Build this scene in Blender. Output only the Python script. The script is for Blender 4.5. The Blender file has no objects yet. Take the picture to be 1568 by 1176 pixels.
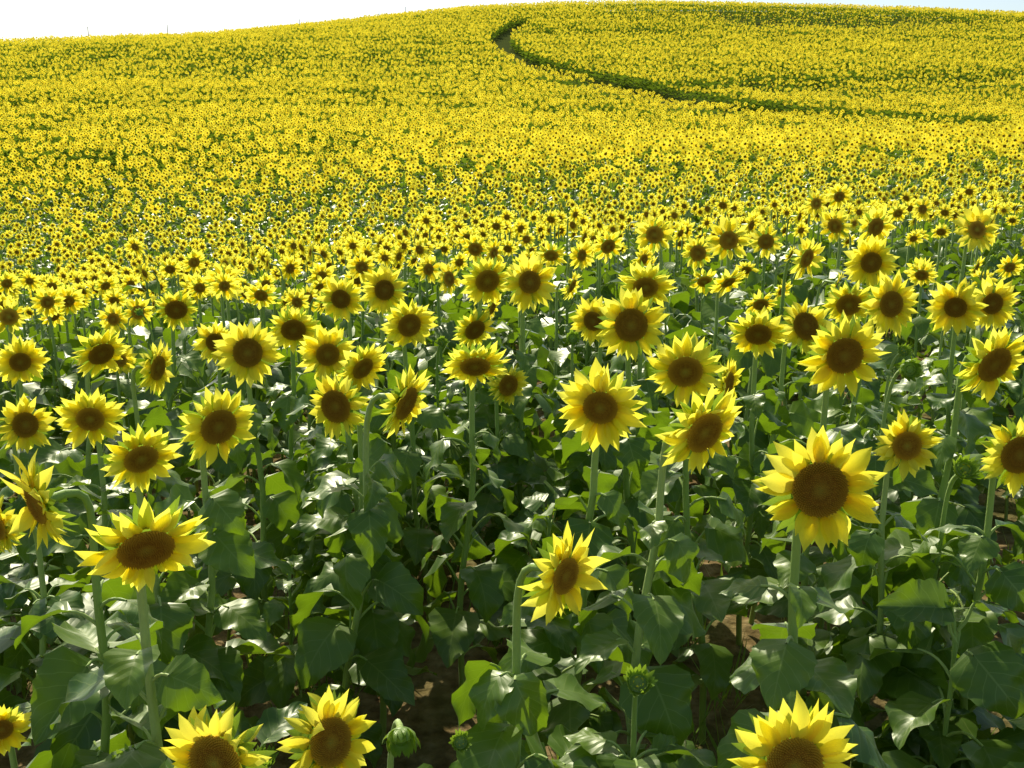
import bpy, math, numpy as np
from mathutils import Vector, Matrix
rng=np.random.default_rng(11)
scene=bpy.context.scene
CAMZ=2.2; PITCH=math.radians(13.8)

# ---------------------------------------------------------------- terrain
KS=np.array([-.9,-.44,-.035,.2,.4,.51,.9])
KY=np.array([0,5,7,9,13,18,26,40,60,80,110,150,170,190,215,240,300,400,3000.])
left =[0,0,-.25,-.55,-1.1,-1.45,-1.6,-1.0,1.1,3.4,7.7,14.0,16.3,17,16,14,8,0,-40]
left2=[0,-.1,-.4,-.8,-1.4,-1.8,-2.0,-1.6,.4,2.4,6.0,11.0,12.0,12,10,8,3,-3,-40]
cen  =[0,0,0,0,-.4,-.75,-.6,.13,1.4,3.4,7.2,14.0,17.6,21.6,27.6,29,27,15,-40]
mid  =[0,0,0,0,-.15,-.5,-.4,.3,1.4,3.0,6.9,13.7,17.6,21.6,28.1,29.5,27,15,-40]
rt   =[0,0,0,0,0,-.3,-.1,.5,1.4,2.65,6.7,13.3,17.2,21.1,26.6,27.5,25,14,-40]
rt2  =[0,0,0,0,0,-.2,0,.6,1.4,2.6,6.5,13.0,16.8,20.5,25.3,26,24,13,-40]
rt3  =[0,0,0,0,0,-.2,0,.6,1.4,2.5,6.0,12.0,15,17.5,20,20,16,8,-40]
T=np.array([left2,left,cen,mid,rt,rt2,rt3])
gs=np.linspace(-.9,.9,91); gy=np.linspace(0,math.log(3001),400)
G=np.array([np.interp(np.exp(gy)-1,KY,r) for r in T])
G=np.array([np.interp(gs,KS,G[:,j]) for j in range(len(gy))]).T
def blur(a,ax,n,it):
    for _ in range(it):
        p=np.pad(a,[(n,n) if i==ax else (0,0) for i in range(2)],mode='edge')
        c=np.cumsum(p,axis=ax); c=np.insert(c,0,0,axis=ax)
        if ax==0: a=(c[2*n+1:]-c[:-(2*n+1)])/(2*n+1)
        else: a=(c[:,2*n+1:]-c[:,:-(2*n+1)])/(2*n+1)
    return a
G=blur(G,1,3,2); G=blur(G,0,4,2)
def ground_z(x,y):
    x=np.asarray(x,float); y=np.asarray(y,float)
    yc=np.maximum(y,0.0); s=np.clip(x/np.maximum(yc,4),-.899,.899)
    fi=(s+.9)/1.8*90; fj=np.clip(np.log(yc+1)/gy[-1]*399,0,398.99)
    i=np.floor(fi).astype(int); i=np.clip(i,0,89); j=np.floor(fj).astype(int); a=fi-i; b=fj-j
    return (G[i,j]*(1-a)*(1-b)+G[i+1,j]*a*(1-b)+G[i,j+1]*(1-a)*b+G[i+1,j+1]*a*b)

TRACK=np.array([(30,72),(26.5,75),(21.6,79),(17.3,84),(13.2,94),(8.2,109),(3.6,120),(.5,133),(-1.6,150),(-1.6,163),(.7,177),(1.5,182)])
def track_dist(x,y):
    d=np.full(len(x),1e9)
    for a,b in zip(TRACK[:-1],TRACK[1:]):
        ab=b-a; t=np.clip(((x-a[0])*ab[0]+(y-a[1])*ab[1])/(ab@ab),0,1)
        d=np.minimum(d,np.hypot(x-a[0]-t*ab[0],y-a[1]-t*ab[1]))
    return d

# ---------------------------------------------------------------- materials
def newmat(name):
    m=bpy.data.materials.new(name); m.use_nodes=True; nt=m.node_tree; nt.nodes.clear(); return m,nt
class N:
    def __init__(s,nt): s.nt=nt
    def n(s,t,**k):
        x=s.nt.nodes.new(t)
        for a,b in k.items(): setattr(x,a,b)
        return x
    def l(s,a,b): s.nt.links.new(a,b)
    def math(s,op,a,b=None,c=None):
        x=s.n('ShaderNodeMath',operation=op)
        for i,v in enumerate((a,b,c)):
            if v is None: continue
            if isinstance(v,(int,float)): x.inputs[i].default_value=v
            else: s.l(v,x.inputs[i])
        return x.outputs[0]
    def mix(s,f,a,b):
        x=s.n('ShaderNodeMix',data_type='RGBA')
        for sock,v in ((x.inputs[0],f),(x.inputs[6],a),(x.inputs[7],b)):
            if isinstance(v,(int,float)): sock.default_value=v
            elif isinstance(v,tuple): sock.default_value=(*v,1)
            else: s.l(v,sock)
        return x.outputs[2]
    def ramp(s,f,pts):
        x=s.n('ShaderNodeValToRGB'); e=x.color_ramp.elements
        while len(e)<len(pts): e.new(.5)
        for q,(p,c) in zip(e,pts): q.position=p; q.color=(*c,1)
        s.l(f,x.inputs[0]); return x.outputs[0]
    def luv(s):
        a=s.n('ShaderNodeAttribute',attribute_name='luv'); x=s.n('ShaderNodeSeparateXYZ'); s.l(a.outputs['Vector'],x.inputs[0]); return x.outputs
    def setc(s,sock,v):
        if isinstance(v,tuple): sock.default_value=(*v,1)
        else: s.l(v,sock)
    def finish(s,col,rough=.5,spec=0.,trans=None,tcol=None,bump=None,bstr=.3,bdist=.002,gcol=(1,1,1)):
        p=s.n('ShaderNodeBsdfDiffuse'); s.setc(p.inputs[0],col); sh=p.outputs[0]; nb=None
        out=s.n('ShaderNodeOutputMaterial')
        if bump is not None:
            b=s.n('ShaderNodeBump'); b.inputs['Strength'].default_value=bstr; b.inputs['Distance'].default_value=bdist
            s.l(bump,b.inputs['Height']); s.l(b.outputs[0],p.inputs['Normal']); nb=b
        if trans:
            t=s.n('ShaderNodeBsdfTranslucent'); s.setc(t.inputs[0],tcol if tcol is not None else col)
            m=s.n('ShaderNodeMixShader'); m.inputs[0].default_value=trans; s.l(sh,m.inputs[1]); s.l(t.outputs[0],m.inputs[2]); sh=m.outputs[0]
        if spec>0:
            g=s.n('ShaderNodeBsdfGlossy'); g.inputs['Roughness'].default_value=rough; g.inputs[0].default_value=(*gcol,1)
            if nb: s.l(nb.outputs[0],g.inputs['Normal'])
            lw=s.n('ShaderNodeLayerWeight'); f=s.math('MULTIPLY_ADD',s.math('POWER',lw.outputs['Facing'],4.0),.5*spec,.035*spec)
            m=s.n('ShaderNodeMixShader'); s.l(f,m.inputs[0]); s.l(sh,m.inputs[1]); s.l(g.outputs[0],m.inputs[2]); sh=m.outputs[0]
        s.l(sh,out.inputs[0])
def petalmat(name,far):
    m,nt=newmat(name); k=N(nt); u,v,r=k.luv()
    if far:
        c=k.mix(r,(.96,.71,.02),(1.,.88,.06)); k.finish(c,.6,0,.58,c)
    else:
        c=k.ramp(u,[(0,(.93,.52,.008)),(.22,(1.,.81,.025)),(1,(1.,.93,.07))])
        c=k.mix(k.math('MULTIPLY',r,.4),c,(1.,.97,.17))
        k.finish(c,.55,0,.66,c,k.math('SINE',k.math('MULTIPLY',v,22.0)),.3,.001)
    return m
mp=petalmat('sunflower_petal',False); mpf=petalmat('distant_petal',True)
md,nt=newmat('sunflower_disc'); k=N(nt); u,v,r=k.luv()
oi=k.n('ShaderNodeObjectInfo')
c=k.ramp(u,[(0,(.34,.32,.04)),(.22,(.28,.18,.02)),(.40,(.17,.065,.009)),(.62,(.26,.11,.012)),(.82,(.52,.28,.02)),(1,(.75,.47,.03))])
c=k.mix(k.math('MULTIPLY',r,.6),c,(.55,.32,.028))
c=k.mix(k.math('MULTIPLY',oi.outputs['Random'],.55),c,(.20,.095,.012))
k.finish(c,.8,0)
ms,nt=newmat('sunflower_stem'); k=N(nt); u,v,r=k.luv()
no=k.n('ShaderNodeTexNoise'); no.inputs['Scale'].default_value=120
c=k.mix(r,(.28,.42,.07),(.44,.54,.15)); c=k.mix(k.math('MULTIPLY',no.outputs[0],.5),c,(.2,.28,.06)); k.finish(c,.6,.5,None,None,no.outputs[0],.6,.003)
def leafmat(name,a,b,vein,tr,tc,far=False):
    m,nt=newmat(name); k=N(nt); u,v,r=k.luv()
    if far:
        k.finish(k.mix(r,a,b),.6,0,tr,tc); return m
    av=k.math('ABSOLUTE',v)
    q=k.math('ABSOLUTE',k.math('SUBTRACT',k.math('FRACT',k.math('MULTIPLY',k.math('SUBTRACT',u,k.math('MULTIPLY',av,.33)),6.0)),.5))
    ve=k.math('MAXIMUM',k.math('LESS_THAN',q,.035),k.math('LESS_THAN',av,.03))
    c=k.mix(r,a,b)
    c2=k.mix(k.math('MULTIPLY',ve,.55),c,vein)
    k.finish(c2,.38,1.,tr,tc,q,.25,.006,(1,1,.82))
    return m
ml=leafmat('sunflower_leaf',(.04,.105,.007),(.13,.215,.02),(.24,.32,.07),.34,(.27,.44,.01))
mb=leafmat('sunflower_bract',(.16,.30,.025),(.26,.40,.05),(.3,.4,.12),.42,(.36,.52,.03))
mlf=leafmat('distant_leaf',(.06,.12,.012),(.13,.20,.025),None,.35,(.26,.38,.02),True)
MATS=[mp,md,ms,ml,mb]; FMATS=[mpf,md,ms,mlf,mlf]
mso,nt=newmat('dry_soil'); k=N(nt)
tc=k.n('ShaderNodeTexCoord'); n2=k.n('ShaderNodeTexNoise'); n2.inputs['Scale'].default_value=14; n2.inputs['Detail'].default_value=8; k.l(tc.outputs['Object'],n2.inputs[0])
n1=k.n('ShaderNodeTexNoise'); n1.inputs['Scale'].default_value=1.3; k.l(tc.outputs['Object'],n1.inputs[0])
c=k.ramp(n2.outputs[0],[(.3,(.12,.075,.03)),(.55,(.26,.18,.08)),(.75,(.38,.28,.14))])
c=k.mix(k.ramp(n1.outputs[0],[(.45,(0,0,0)),(.6,(.5,.5,.5))]),c,(.06,.09,.02))
sx=k.n('ShaderNodeSeparateXYZ'); k.l(tc.outputs['Object'],sx.inputs[0])
far=k.math('MULTIPLY',k.math('MINIMUM',k.math('MAXIMUM',k.math('DIVIDE',k.math('SUBTRACT',sx.outputs[1],15.0),30.0),0.0),1.0),.9)
c=k.mix(far,c,k.mix(n1.outputs[0],(.03,.055,.012),(.07,.09,.02)))
k.finish(c,.95,0,None,None,n2.outputs[0],.9,.05)

# ---------------------------------------------------------------- mesh builder
def fastmesh(name,V,A,Q,Qm,Tr,Tm,mats):
    me=bpy.data.meshes.new(name); nq,ntr=len(Q),len(Tr)
    me.vertices.add(len(V)); me.vertices.foreach_set('co',V.astype(np.float32).ravel())
    me.loops.add(nq*4+ntr*3); me.loops.foreach_set('vertex_index',np.concatenate([Q.ravel(),Tr.ravel()]).astype(np.int32))
    me.polygons.add(nq+ntr); me.polygons.foreach_set('loop_start',np.concatenate([np.arange(nq)*4,nq*4+np.arange(ntr)*3]).astype(np.int32))
    for m in mats: me.materials.append(m)
    me.polygons.foreach_set('material_index',np.concatenate([Qm,Tm]).astype(np.int32))
    me.polygons.foreach_set('use_smooth',np.ones(nq+ntr,bool))
    at=me.attributes.new('luv','FLOAT_VECTOR','POINT'); at.data.foreach_set('vector',A.astype(np.float32).ravel())
    me.update(calc_edges=True); return me
class B:
    def __init__(s): s.V=[];s.A=[];s.Q=[];s.Qm=[];s.T=[];s.Tm=[];s.n=0
    def add(s,V,A,Q=None,Tr=None,m=0):
        V=np.asarray(V,float).reshape(-1,3); A=np.asarray(A,float).reshape(-1,3)
        s.V.append(V); s.A.append(A)
        if Q is not None and len(Q): s.Q.append(np.asarray(Q)+s.n); s.Qm.append(np.full(len(Q),m))
        if Tr is not None and len(Tr): s.T.append(np.asarray(Tr)+s.n); s.Tm.append(np.full(len(Tr),m))
        s.n+=len(V)
    def arr(s):
        c=lambda l,w:np.concatenate(l) if l else np.zeros((0,w) if w else 0,int)
        return c(s.V,3),c(s.A,3),c(s.Q,4),c(s.Qm,0),c(s.T,3),c(s.Tm,0)
    def mesh(s,name,mats=MATS): return fastmesh(name,*s.arr(),mats)
def gridq(nu,nv):
    i=np.arange(nu-1)[:,None]*nv+np.arange(nv-1)[None,:]; i=i.ravel()
    return np.stack([i,i+1,i+nv+1,i+nv],1)
def rotz(a):
    c,s_=math.cos(a),math.sin(a); return np.array([[c,-s_,0],[s_,c,0],[0,0,1]])
def frame(n):
    n=np.asarray(n,float); n=n/np.linalg.norm(n); up=np.array([0,0,1.]); x=np.cross(up,n)
    if np.linalg.norm(x)<1e-3: x=np.array([1.,0,0])
    x/=np.linalg.norm(x); y=np.cross(n,x); return np.stack([x,y,n],1)
def tube(b,P,R,sides,m=2,rnd=.5):
    P=np.asarray(P,float); n=len(P); tg=np.gradient(P,axis=0); tg/=np.linalg.norm(tg,axis=1)[:,None]
    ref=np.array([1.,0,0.13]); x=np.cross(tg,ref); x/=np.linalg.norm(x,axis=1)[:,None]; y=np.cross(tg,x)
    a=np.arange(sides)*2*math.pi/sides
    V=P[:,None,:]+np.asarray(R)[:,None,None]*(np.cos(a)[None,:,None]*x[:,None,:]+np.sin(a)[None,:,None]*y[:,None,:])
    A=np.zeros((n,sides,3)); A[...,0]=np.linspace(0,1,n)[:,None]; A[...,2]=rnd
    i=np.arange(n-1)[:,None]*sides; j=np.arange(sides)[None,:]; j2=(j+1)%sides
    Q=np.stack([(i+j).ravel(),(i+j2).ravel(),(i+sides+j2).ravel(),(i+sides+j).ravel()],1)
    b.add(V.reshape(-1,3),A.reshape(-1,3),Q,None,m)
def blade(b,M,O,L,W,nu,nv,tilt,bend,cup,twist,shape,m,rnd,serr=0.,wave=0.,heart=0.):
    u=np.linspace(0,1,nu); v=np.linspace(-1,1,nv)
    ang=tilt+bend*u; ds=L/(nu-1)
    cx=np.concatenate([[0],np.cumsum(np.cos(ang[:-1])*ds)]); cz=np.concatenate([[0],np.cumsum(np.sin(ang[:-1])*ds)])
    w=W*shape(u); 
    if serr: w=w*(1+serr*np.where(np.arange(nu)%2,1,-1))
    U,Vv=np.meshgrid(u,v,indexing='ij'); tw=twist*U
    off=w[:,None]*Vv; zz=cup*np.abs(off)+wave*W*np.sin(U*13+rnd*20+np.sign(Vv))*np.abs(Vv)**2*np.sin(math.pi*U)
    x=cx[:,None]-np.sin(ang)[:,None]*zz-heart*L*Vv**2*(1-U)**3
    y=off*np.cos(tw); z=cz[:,None]+np.cos(ang)[:,None]*zz+off*np.sin(tw)
    loc=np.stack([x,y,z],-1).reshape(-1,3)
    A=np.stack([U,Vv,np.full_like(U,rnd)],-1).reshape(-1,3)
    b.add(loc@np.asarray(M).T+O,A,gridq(nu,nv),None,m)
def kite(b,M,O,L,W,tilt,m,rnd,fold=0.):
    c,s_=math.cos(tilt),math.sin(tilt)
    V=np.array([[0,0,0],[L*.4*c,-W,L*.4*s_+fold*W],[L*c,0,L*s_],[L*.4*c,W,L*.4*s_+fold*W]])
    b.add(V@np.asarray(M).T+O,[[.1,0,rnd],[.5,-1,rnd],[1,0,rnd],[.5,1,rnd]],[[0,1,2,3]],None,m)
petal_shape=lambda u:(np.sin(math.pi*np.clip(u,.0,1)**.85*.93+.2).clip(0)**.75)*(1-u**6)
leaf_shape=lambda u:np.sin(math.pi*np.clip(u,0,1)**.5).clip(0)**.85
bract_shape=lambda u:(1-u).clip(0)**.75*(1+.6*u)
def head(b,C,n,R,lod,rg,kind=0):
    Fm=frame(n); C=np.asarray(C)
    rd=R*(.41+rg.uniform(-.05,.07))
    if kind==1: rd=R*.43
    if kind in(2,3): rd=R*.45
    def place(t,r0,z0): 
        M=Fm@rotz(t); return M, C+M@np.array([r0,0,z0])
    if lod==2:
        rd=R*.31
        b.add(np.array([[rd*math.cos(t),rd*math.sin(t),rd*.12] for t in np.arange(6)*math.pi/3])@Fm.T+C,[[.6,0,.5]]*6,[[0,1,2,3],[0,3,4,5]],None,1)
        for p in range(9):
            M,O=place(p*.698+rg.uniform(-.15,.15),rd*.8,0); kite(b,M,O,(R-rd*.8)*rg.uniform(.85,1.15),R*.26,rg.normal(0,.25),0,rg.uniform(0,1),.2)
        return
    rings=[(0,-.45),(.5,-.42),(1.0,-.2),(1.05,0)]
    sd=[16,9][lod]; a=np.arange(sd)*2*math.pi/sd
    V=np.array([[rd*rr*math.cos(t),rd*rr*math.sin(t),rd*zz] for rr,zz in rings for t in a])
    i=np.arange(len(rings)-1)[:,None]*sd; j=np.arange(sd)[None,:]; j2=(j+1)%sd
    Q=np.stack([(i+j).ravel(),(i+j2).ravel(),(i+sd+j2).ravel(),(i+sd+j).ravel()],1)
    b.add(V@Fm.T+C,np.tile([.3,.5,.5],(len(V),1)),Q,None,4)
    rr=[[0,.12,.3,.5,.7,.86,1.0],[0,.35,.7,1.0]][lod]
    prof=lambda q:(.10-.10*np.exp(-(q/.3)**2)+.14*np.sqrt(np.clip(1-q**2,0,1)))*rd
    V=[[0,0,float(prof(0.))]]; A=[[0,0,.3]]
    for q in rr[1:]:
        for t in a: V.append([rd*q*math.cos(t),rd*q*math.sin(t),float(prof(q))]); A.append([q,0,rg.uniform(0,1)])
    Tr=[[0,1+j,1+(j+1)%sd] for j in range(sd)]; Q=[]
    for q in range(len(rr)-2):
        for j in range(sd): Q.append([1+q*sd+j,1+(q+1)*sd+j,1+(q+1)*sd+(j+1)%sd,1+q*sd+(j+1)%sd])
    dm=4 if kind in(2,3) else 1
    b.add(np.array(V)@Fm.T+C,A,Q,Tr,dm)
    if lod==0 and kind in(0,1):
        nf=520; i=np.arange(nf)+.5; q=np.sqrt(i/nf); t=i*2.39996
        cs=rd*.042*(1+.25*q); hh=rd*(.05+.09*(q>.62)*rg.uniform(.6,1.2,nf)+.03*rg.uniform(0,1,nf))
        cen=np.stack([rd*q*np.cos(t),rd*q*np.sin(t),prof(q)],1)
        al=np.arange(4)*math.pi/2
        base=cen[:,None,:]+np.stack([np.cos(al)[None]*cs[:,None],np.sin(al)[None]*cs[:,None],np.zeros((nf,4))],-1)
        tip=cen+np.stack([np.cos(t)*q*.02*rd,np.sin(t)*q*.02*rd,hh],1)
        V=np.concatenate([base,tip[:,None,:]],1).reshape(-1,3)
        rn=rg.uniform(0,1,nf); A=np.stack([q,q*0,rn],1).repeat(5,0); A[4::5,2]=np.minimum(1.3,A[4::5,2]+.7); A[0::5,2]*=.3; A[1::5,2]*=.3
        o=(np.arange(nf)*5)[:,None]; Tr=np.concatenate([np.concatenate([o+x,o+(x+1)%4,o+4],1) for x in range(4)])
        b.add(V@Fm.T+C,A,None,Tr,1)
    if kind in(0,1):
        L=R-rd*.92
        layers=[(18,0.06,.16,1.0),(17,-.06,-.06,1.0)] if lod==0 else [(12,.0,.10,1.),(10,-.05,-.06,.98)]
        chaos=rg.uniform(.7,1.8)
        for (npt,z0,tl,ls) in layers:
            ph=rg.uniform(0,6.28)
            for p in range(npt):
                t=ph+p*2*math.pi/npt+rg.uniform(-.14,.14); M,O=place(t,rd*.93,z0*rd)
                Lp=L*ls*rg.uniform(.76,1.18)
                gz=(M[:,0])[2]
                tilt=tl+rg.normal(0,.16)*chaos; bend=rg.normal(-.05,.35)*chaos+ (-.15 if gz<0 else .1)
                if rg.random()<.08: bend+=rg.choice([-1,1])*.9
                W=Lp*rg.uniform(.165,.24)*([1,1.2][lod])
                blade(b,M,O,Lp,W,[8,4][lod],[5,3][lod],tilt,bend,rg.uniform(.1,.5),rg.normal(0,.4),petal_shape,0,rg.uniform(0,1))
    nb=[22,8][lod]
    for p in range(nb):
        t=p*2*math.pi/nb+rg.uniform(-.1,.1)
        M,O=place(t,rd*.95,-.12*rd)
        if kind in(2,3):
            blade(b,M,O,R*rg.uniform(.5,.7),R*.13,6,3,rg.uniform(.5,1.1),rg.uniform(.3,1.0) if kind==2 else 1.2,.2,rg.normal(0,.2),bract_shape,4,rg.uniform(.3,1))
        else:
            blade(b,M,O,R*rg.uniform(.38,.6),R*.10,4,3,rg.uniform(-.55,.0),rg.normal(0,.3),.2,rg.normal(0,.2),bract_shape,4,rg.uniform(0,1))
    if kind in(2,3):
        for p in range(16):
            M,O=place(p*.393+.2,rd*.75,.1*rd)
            blade(b,M,O,R*rg.uniform(.3,.45),R*.10,5,3,1.0,.9,.2,0,bract_shape,4,rg.uniform(.3,1))
        for p in range(10):
            M,O=place(p*.628,rd*.5,.15*rd)
            blade(b,M,O,R*.25,R*.08,4,3,1.3,1.2,.2,0,bract_shape,0 if kind==2 and p%2 else 4,.5)
def bez(P0,P1,P2,P3,n):
    t=np.linspace(0,1,n)[:,None]; return (1-t)**3*P0+3*t*(1-t)**2*P1+3*t*t*(1-t)*P2+t**3*P3
def leaf(b,base,phi,pet,L,lod,rg,up=.7,droop=None,m=3):
    d=np.array([math.cos(phi),math.sin(phi),0])
    e=base+d*pet*math.cos(up)*1.0+np.array([0,0,pet*math.sin(up)])
    M=rotz(phi)
    if droop is None: droop=rg.uniform(-1.05,.05)
    if lod==2:
        kite(b,M,base+d*.03,L,L*.45,droop+.4,m,rg.uniform(0,1),.3); return
    n=[6,3][lod]
    P=bez(base,base+d*pet*.35+np.array([0,0,pet*.45]),e-d*pet*.3+np.array([0,0,pet*.05]),e,n)
    tube(b,P,np.linspace(.0048,.003,n),[6,3][lod],2,rg.uniform(.3,1))
    rl=rg.normal(0,.35); c,s_=math.cos(rl),math.sin(rl); M=M@np.array([[1,0,0],[0,c,-s_],[0,s_,c]])
    blade(b,M,e,L,L*rg.uniform(.33,.47),[15,6][lod],[7,3][lod],droop,rg.uniform(-1.3,-.1),rg.uniform(-.25,.55),rg.normal(0,.3),leaf_shape,m,rg.uniform(0,1),
          .035 if lod==0 else 0,.22,.16)
def plant(b,root,hc,n,R,lod,rg,kind=0,headless=False,nl=None,big=1.):
    root=np.asarray(root,float); hc=np.asarray(hc,float); n=np.asarray(n,float); n/=np.linalg.norm(n)
    H=hc[2]-root[2]
    Pb=hc-n*R*.16; 
    bz=min(.30,H*.3)
    P0=np.array([root[0]+(hc[0]-n[0]*.12-root[0])*.8,root[1]+(hc[1]-n[1]*.12-root[1])*.8,hc[2]-bz]) 
    n1=[9,4,2][lod]; t=np.linspace(0,1,n1)[:,None]
    wob=np.stack([np.sin(t[:,0]*5+rg.uniform(0,6))*.025,np.sin(t[:,0]*4+rg.uniform(0,6))*.02,t[:,0]*0],1)*(t*(1-t)*4)
    low=root+(P0-root)*t+wob
    up=bez(P0,P0+np.array([0,0,bz*.75])+(P0-root)*.03,Pb-n*min(.13,R*1.2),Pb,[9,5,3][lod])
    P=np.concatenate([low,up[1:]])
    th=(R/.12)*.5+.5
    Rr=np.interp(np.linspace(0,1,len(P)),[0,.5,.85,1],[.013,.0105,.0085,.0115])*th
    if lod<2: tube(b,P,Rr,[8,4][lod],2,rg.uniform(0,1))
    head(b,hc,n,R,lod,rg,kind)
    if nl is None: nl=[17,11,5][lod]
    ph=rg.uniform(0,6.28)
    top=.86 if headless else (.70 if lod<2 else .72)
    for i in range(nl):
        f=(i+.6)/nl; z=H*(.14+top*f)
        base=np.array([np.interp(z+root[2],P[:n1,2],P[:n1,q]) for q in range(3)]); 
        if z+root[2]>P0[2]: base=P0+np.array([0,0,(z+root[2]-P0[2])*.8 if headless else 0])
        ph+=2.4+rg.uniform(-.4,.4)
        sz=big*rg.uniform(.8,1.22)*np.interp(f,[0,.25,.7,1],[.14,.20,.19,.11])*[1,1.18,1.9][lod]
        leaf(b,base,ph,sz*rg.uniform(.45,.75),sz,lod,rg,up=rg.uniform(.3,.9) if not(headless and f>.8) else 1.1,droop=None if not(headless and f>.8) else rg.uniform(-.2,.5))
def facing(yaw,el):
    y=math.radians(yaw); e=math.radians(el); return np.array([math.sin(y)*math.cos(e),-math.cos(y)*math.cos(e),math.sin(e)])
def addobj(me,name,loc=(0,0,0)):
    o=bpy.data.objects.new(name,me); o.location=loc; scene.collection.objects.link(o); return o

# ---------------------------------------------------------------- individually placed plants
# each: head centre x+6.4 m, y, z in cm and head radius in mm, two base-36 digits per value
POS='ji5c483ekw7l3s2ilh7t3i1klp9o3x1okm8e4c3jj46r453big7b463bjb8n453bk5ap3j2vi35j3m2xj2413d31g94l302zgq552r2xfu4z4137ev5u3y34ev7j3p2yff7r3w33dx8v3n2xcw9p3c2sg78s3s30gv8a3y34f49x4137fuad3x33g99z3v32f5by3w33hf9m3z35hqce332pglbh4136had43o2yiz9y4b3iitci3w33khat4238l5bd4137m2b94b3im6cz4137n3bw463bntci443alz8k483flo7d3s30jhco4b3ii0cu4c3khgde4a3ig2dg453bffdr3z36d8ft3x33d1e23s30bog83d2kb5gj372qddak3w33c5b93n2x9xfi3f2t9th33e2tdtd73h2ueo5g2n1pfl522n1edtay3n2xmse04g3qmgfy4a3h'
POS+='pthi4l42oiir4j3xlegu4h3tkfiq4e3mldjf3z35odkn4e3oqmrk4l3pl8hw3n2xl7ft3x33jojv4238gnhz3o2yg8io3r2qezir3s2rmvk8443apdio3r2qiuhp3l2wj4ja3y34ijja3y34h2jv402whfjn3y2vdk7r312obkfl2p2lt1rw4835sosp422ypsqt4g3gdkgs3k2ne7hf3e2kim5z2n1eh45d2n1lhh5b2n0vipew371hr5jh431r'
# yaw, elevation of the face in degrees, kind (0 bloom, 1 young bloom, 2 bud, 3 opening bud)
ANG=[(0,8,0),(0,5,1),(0,40,2),(0,10,3),(5,5,0),(15,0,0),(0,-8,0),(12,-12,0),(50,-5,0),(42,-5,0),(0,25,0),(-10,20,0),(48,15,0),(30,-28,0),(-42,0,0),(32,-20,0),(20,-10,0),(34,0,0),
(52,0,0),(-20,0,0),(62,-5,0),(5,3,0),(22,-8,0),(38,-30,0),(30,-22,0),(5,-34,0),(25,0,0),(32,-10,0),(28,-32,0),(0,0,0),(-22,-8,0),(-14,-26,0),(18,0,0),(10,5,0),(0,-24,0),(-22,-16,0),
(0,0,0),(22,-16,0),(20,0,0),(0,-32,0),(8,0,0),(14,-14,0),(8,0,0),(0,-4,0),(0,0,0),(18,-20,0),(45,0,0),(0,0,0),(40,-22,0),(34,-14,0),(25,0,0),(35,0,0),(5,0,0),(20,0,0),(0,50,2),
(74,-5,0),(0,0,0),(32,0,0),
(0,0,0),(5,0,0),(5,0,0),(0,0,0),(-14,0,0),(-22,-26,0),(0,-10,0),(0,-26,0),(24,-44,0),(22,-18,0),(45,0,0),(30,0,0),(0,0,0),(5,0,0),(0,-10,0),(50,-24,0),(50,0,0),
(0,-26,0),(0,0,0),(30,0,0),(-30,0,0),(34,0,0),(0,0,0),(0,-12,0),(0,0,0),(0,-20,0),(40,0,0),(0,50,2),(10,-20,3),(0,40,2),(0,20,2),(0,20,2)]
HERO=[]
for i,(yw,el,kk) in enumerate(ANG):
    q=[int(POS[i*8+j*2:i*8+j*2+2],36) for j in range(4)]
    HERO.append(((q[0]-640)/100,q[1]/100,q[2]/100,q[3]/1000,yw,el,kk))
# extra buds among the blooms
HERO+=[(1.75,4.4,1.28,.045,10,35,2),(2.3,5.2,1.32,.042,0,20,3),(2.45,4.1,1.15,.04,0,50,2),(-.35,4.9,1.22,.04,20,30,2),(-2.1,5.6,1.25,.04,0,30,3),(.95,6.1,1.38,.045,0,20,2),(3.3,6.9,1.4,.045,0,20,3)]
for i,h in enumerate(HERO):
    rg=np.random.default_rng(int(abs(h[0]*997+h[1]*131)*10)+3)
    jy,je=(rg.normal(0,8),rg.normal(0,7)) if i>0 and h[6]==0 else (0,0)
    n=facing(h[4]+jy,h[5]+je); lod=0 if h[1]<5.5 else 1
    rx=h[0]-n[0]*.14+rg.normal(0,.08); ry=h[1]-n[1]*.14+abs(rg.normal(0,.06)); rz=float(ground_z(rx,ry))
    b=B(); plant(b,(0,0,0),(h[0]-rx,h[1]-ry,h[2]-rz),n,h[3]*1.06,lod,rg,h[6],nl=20 if lod==0 else 13)
    addobj(b.mesh('sunflower_mesh'),'budding_sunflower' if h[6] in(2,3) else 'sunflower',(rx,ry,rz-.01))
HX=np.array([[h[0],h[1]] for h in HERO])

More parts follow.
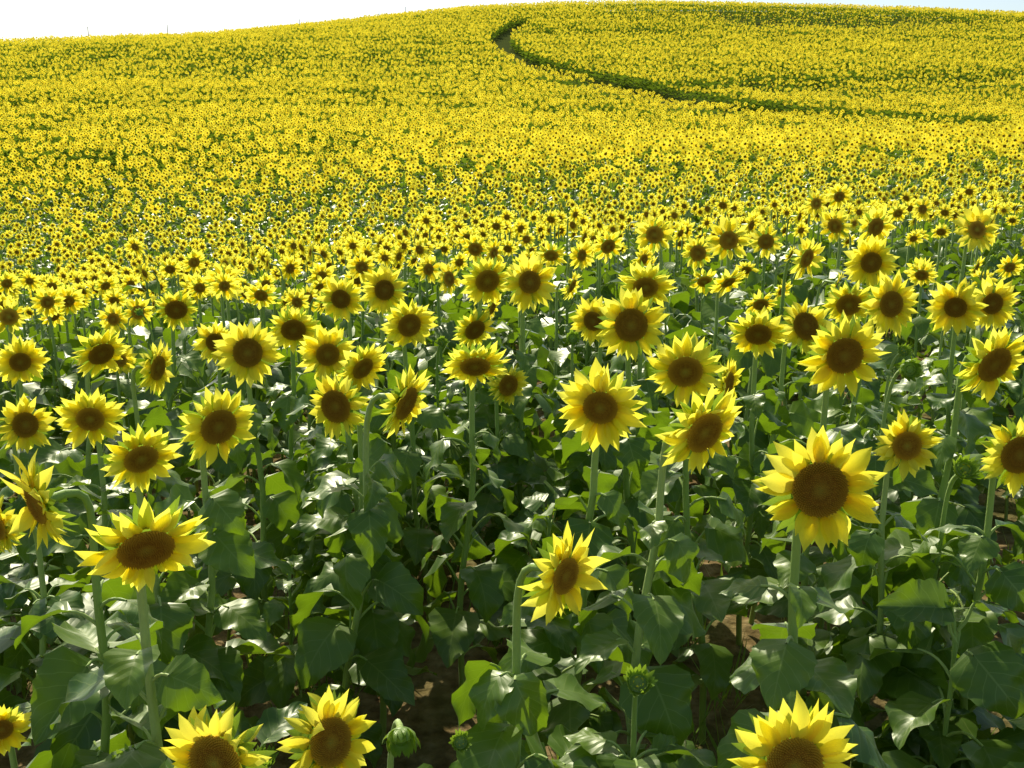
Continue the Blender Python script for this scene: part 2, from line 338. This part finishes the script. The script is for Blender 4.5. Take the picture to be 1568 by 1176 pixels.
# ---------------------------------------------------------------- prototypes
def protos(name,count,lod,headless=False,hh=(1.32,1.6),arrays=False):
    col=bpy.data.collections.new(name); arrs=[]
    for i in range(count):
        rg=np.random.default_rng(500+i*17+lod*77+(7 if headless else 0)); b=B()
        H=rg.uniform(*hh); n=facing(np.clip(rg.normal(5,30),-65,65),rg.uniform(-35,15) if not headless else 75)
        plant(b,(0,0,0),np.array([0,0,H])+n*(.12 if not headless else .02),n,rg.uniform(.082,.13)*(1 if lod<2 else 1.12) if not headless else rg.uniform(.03,.05),lod,rg,2 if headless else 0,headless,nl=(17 if headless and lod==0 else None),big=1.12 if headless else 1.)
        if not arrays:
            o=bpy.data.objects.new('%s_%02d'%(name,i),b.mesh(name)); col.objects.link(o)
        arrs.append(b.arr())
    return ((col,count),(arrs,count))
def merged(name,P,rz,scl,idx,arrs,mats):
    Vs=[];As=[];Qs=[];Qm=[];Ts=[];Tm=[];off=0
    for i,(V,A,Q,qm,Tr,tm) in enumerate(arrs):
        k=np.where(idx==i)[0]; n=len(k)
        if not n: continue
        c=np.cos(rz[k])[:,None];s_=np.sin(rz[k])[:,None];s=scl[k][:,None]
        X=(V[None,:,0]*c-V[None,:,1]*s_)*s+P[k,0:1]; Y=(V[None,:,0]*s_+V[None,:,1]*c)*s+P[k,1:2]; Z=V[None,:,2]*s+P[k,2:3]
        Vs.append(np.stack([X,Y,Z],-1).reshape(-1,3)); As.append(np.tile(A,(n,1)))
        o=(np.arange(n)*len(V))[:,None,None]+off
        Qs.append((Q[None]+o).reshape(-1,4)); Qm.append(np.tile(qm,n)); Ts.append((Tr[None]+o).reshape(-1,3)); Tm.append(np.tile(tm,n)); off+=n*len(V)
    c=np.concatenate
    addobj(fastmesh(name,c(Vs),c(As),c(Qs),c(Qm),c(Ts),c(Tm),mats),name)
def scatter(name,P,rot,scl,idx,col):
    me=bpy.data.meshes.new(name); me.from_pydata(P.tolist(),[],[])
    a=me.attributes.new('rot','FLOAT_VECTOR','POINT'); a.data.foreach_set('vector',rot.astype(np.float32).ravel())
    a=me.attributes.new('scl','FLOAT','POINT'); a.data.foreach_set('value',scl.astype(np.float32))
    a=me.attributes.new('idx','INT','POINT'); a.data.foreach_set('value',idx.astype(np.int32))
    o=addobj(me,name); ng=bpy.data.node_groups.new(name,'GeometryNodeTree')
    ng.interface.new_socket('Geometry',in_out='INPUT',socket_type='NodeSocketGeometry'); ng.interface.new_socket('Geometry',in_out='OUTPUT',socket_type='NodeSocketGeometry')
    nn=ng.nodes; gi=nn.new('NodeGroupInput'); go=nn.new('NodeGroupOutput'); ip=nn.new('GeometryNodeInstanceOnPoints'); ci=nn.new('GeometryNodeCollectionInfo')
    ci.inputs['Collection'].default_value=col; ci.inputs['Separate Children'].default_value=True; ci.inputs['Reset Children'].default_value=True
    def na(nm,t):
        x=nn.new('GeometryNodeInputNamedAttribute'); x.data_type=t; x.inputs[0].default_value=nm
        return [q for q in x.outputs if q.enabled and q.name=='Attribute'][0]
    er=nn.new('FunctionNodeEulerToRotation'); L=ng.links.new
    L(na('rot','FLOAT_VECTOR'),er.inputs[0]); L(er.outputs[0],ip.inputs['Rotation'])
    L(na('scl','FLOAT'),ip.inputs['Scale']); L(na('idx','INT'),ip.inputs['Instance Index'])
    ip.inputs['Pick Instance'].default_value=True
    L(gi.outputs[0],ip.inputs['Points']); L(ci.outputs[0],ip.inputs['Instance']); L(ip.outputs[0],go.inputs[0])
    o.modifiers.new('scatter','NODES').node_group=ng
    return o
def jgrid(y0,y1,smax,sp,jit=.35):
    xs=np.arange(-smax*y1-2,smax*y1+2,sp); ys=np.arange(y0,y1,sp); X,Y=np.meshgrid(xs,ys); X=X.ravel()+rng.uniform(-jit,jit,X.size)*sp; Y=Y.ravel()+rng.uniform(-jit,jit,Y.size)*sp
    k=(np.abs(X)<smax*Y+2)&(Y>y0)&(Y<y1); return X[k],Y[k]
def patchy(x,y):
    n=np.zeros(len(x)); r2=np.random.default_rng(5)
    for i in range(26):
        f=.05*1.17**i; th=r2.uniform(0,6.28); n+=np.sin(x*f*.55*math.cos(th)+y*f*1.5*math.sin(th)+r2.uniform(0,6.28))
    return n/3.6
def fill(name,X,Y,colc,s0,tilt=.05,rz=.3,mod=1.,mats=FMATS,sv=.09):
    col,cnt=colc
    d=track_dist(X,Y); k=d>np.interp(Y,[78,92,105,125],[4.2,3.2,2.3,1.5]); pn=patchy(X,Y)
    if mod: k&=rng.uniform(0,1,len(X))>np.clip((-pn-.2)*.75+.08,0.05,.85)*mod
    X,Y,pn=X[k],Y[k],pn[k]; n=len(X)
    P=np.stack([X,Y,ground_z(X,Y)-.02],1)
    scl=s0*np.clip(rng.normal(1,sv,n),.8,1.15)*(1+(.10*np.clip(pn,-1.6,1.2)*(sv>.05) if mod else 0))
    idx=rng.integers(0,cnt,n)
    if isinstance(col,list): merged(name,P,rng.normal(0,rz,n),scl,idx,col,mats)
    else: scatter(name,P,np.stack([rng.normal(0,tilt,n),rng.normal(0,tilt,n),rng.normal(0,rz,n)],1),scl,idx,col)
midc,mida=protos('sunflower_plant',14,1,False,(1.30,1.53)); farc=protos('distant_sunflower',12,2,arrays=True)[1]; leafy=protos('young_sunflower',8,0,True,(.5,1.0),True)[1]
def away(X,Y,r):
    k=np.ones(len(X),bool)
    for h in HX: k&=np.hypot(X-h[0],Y-h[1])>r
    return k
X,Y=jgrid(1.2,10.5,.9,.57,.48); k=away(X,Y,.14)&(rng.uniform(0,1,len(X))<.78)&(np.hypot(X,Y)>1.4); fill('young_sunflower_rows',X[k],Y[k],leafy,1.0,0,3,0,MATS)
X,Y=jgrid(5.2,46,.75,.42,.45)
edge=np.interp(X/Y,[-.5,-.25,0,.5],[5.2,6.3,8.2,12.5])
k=((Y>edge)|(rng.uniform(0,1,len(X))<np.interp(Y,[5.2,7.5],[.22,.5])))&away(X,Y,.26)&(rng.uniform(24,46,len(X))>Y); X,Y=X[k],Y[k]
k=Y<15; fill('sunflower_field',X[k],Y[k],mida,1.0,mod=.3,mats=MATS,sv=.045); fill('sunflower_field',X[~k],Y[~k],midc,1.0,mod=.4,sv=.05)
X,Y=jgrid(24,100,.68,.42,.45); k=rng.uniform(24,46,len(X))<Y; X,Y=X[k],Y[k]; fill('hillside_sunflower_field',X,Y,farc,1.03,mod=.7,sv=.07)
X,Y=jgrid(100,236,.66,.56,.45); fill('hilltop_sunflower_field',X,Y,farc,1.13,mod=.9)

# ---------------------------------------------------------------- ground, weeds
ys=np.concatenate([np.linspace(-12,0,14)[:-1],np.geomspace(1,3001,260)-1]); ss=np.linspace(-1,1,141)
Yg,Sg=np.meshgrid(ys,ss,indexing='ij'); Xg=Sg*(np.abs(Yg)*1.0+16)
Zg=ground_z(Xg,Yg); b=B(); b.add(np.stack([Xg,Yg,Zg],-1),np.zeros((Xg.size,3)),gridq(len(ys),len(ss))[:,::-1],None,0)
addobj(b.mesh('ground',[mso]),'ground')
b=B()
for i in range(230):
    y=rng.uniform(1.6,9); x=rng.uniform(-.65,.65)*y+rng.uniform(-.5,.5); z=float(ground_z(x,y))
    for j in range(rng.integers(6,14)):
        kite(b,rotz(rng.uniform(0,6.28)),np.array([x+rng.normal(0,.03),y+rng.normal(0,.03),z]),rng.uniform(.1,.32),rng.uniform(.004,.009),rng.uniform(.8,1.45),4,rng.uniform(0,1),.2)
addobj(b.mesh('grass_weeds'),'grass_weeds')

# ---------------------------------------------------------------- posts on the crest
mw,nt=newmat('weathered_wood'); k=N(nt); w=k.n('ShaderNodeTexNoise'); w.inputs['Scale'].default_value=20; k.finish(k.mix(w.outputs[0],(.2,.18,.15),(.36,.33,.28)),.8,0)
def post(s,h):
    Yt=np.arange(120,240,1.); zz=ground_z(s*Yt,Yt); i=int(np.argmax((zz-.7)/Yt)); b=B(); x=s*Yt[i]
    tube(b,[(0,0,-.3),(0,0,h*.5),(.02,0,h)],[.07,.065,.06],6,0)
    addobj(b.mesh('fence_post',[mw]),'fence_post',(x,float(Yt[i]),float(zz[i])))
for s,h in ((-.40,3.3),(-.325,3.3),(-.2,2.8),(-.193,2.6),(-.125,2.8),(-.1,3.0)): post(s,h)

# ---------------------------------------------------------------- light, sky, camera
EL=43; AZ=-22
w=bpy.data.worlds.new('World'); scene.world=w; w.use_nodes=True; nt=w.node_tree; bg=nt.nodes['Background']
sky=nt.nodes.new('ShaderNodeTexSky'); sky.sky_type='NISHITA'; sky.sun_disc=False; sky.sun_elevation=math.radians(EL); sky.sun_rotation=math.radians(AZ)
sky.air_density=1.0; sky.dust_density=1.4; nt.links.new(sky.outputs[0],bg.inputs[0]); bg.inputs[1].default_value=.145
sl=bpy.data.lights.new('sun','SUN'); sl.energy=5.0; sl.angle=math.radians(.5); sl.color=(1,.95,.83); so=bpy.data.objects.new('sun',sl); scene.collection.objects.link(so)
e=math.radians(EL); a=math.radians(AZ); D=Vector((math.sin(a)*math.cos(e),math.cos(a)*math.cos(e),math.sin(e))); so.rotation_euler=(-D).to_track_quat('-Z','Y').to_euler(); so.location=D*50
cd=bpy.data.cameras.new('camera'); cd.sensor_width=36; cd.lens=35.33; cd.clip_end=5000; cd.clip_start=.05
co=bpy.data.objects.new('camera',cd); scene.collection.objects.link(co); co.location=(0,0,CAMZ); co.rotation_euler=(math.pi/2-PITCH,0,0); scene.camera=co
scene.view_settings.view_transform='Standard'; scene.view_settings.look='None'
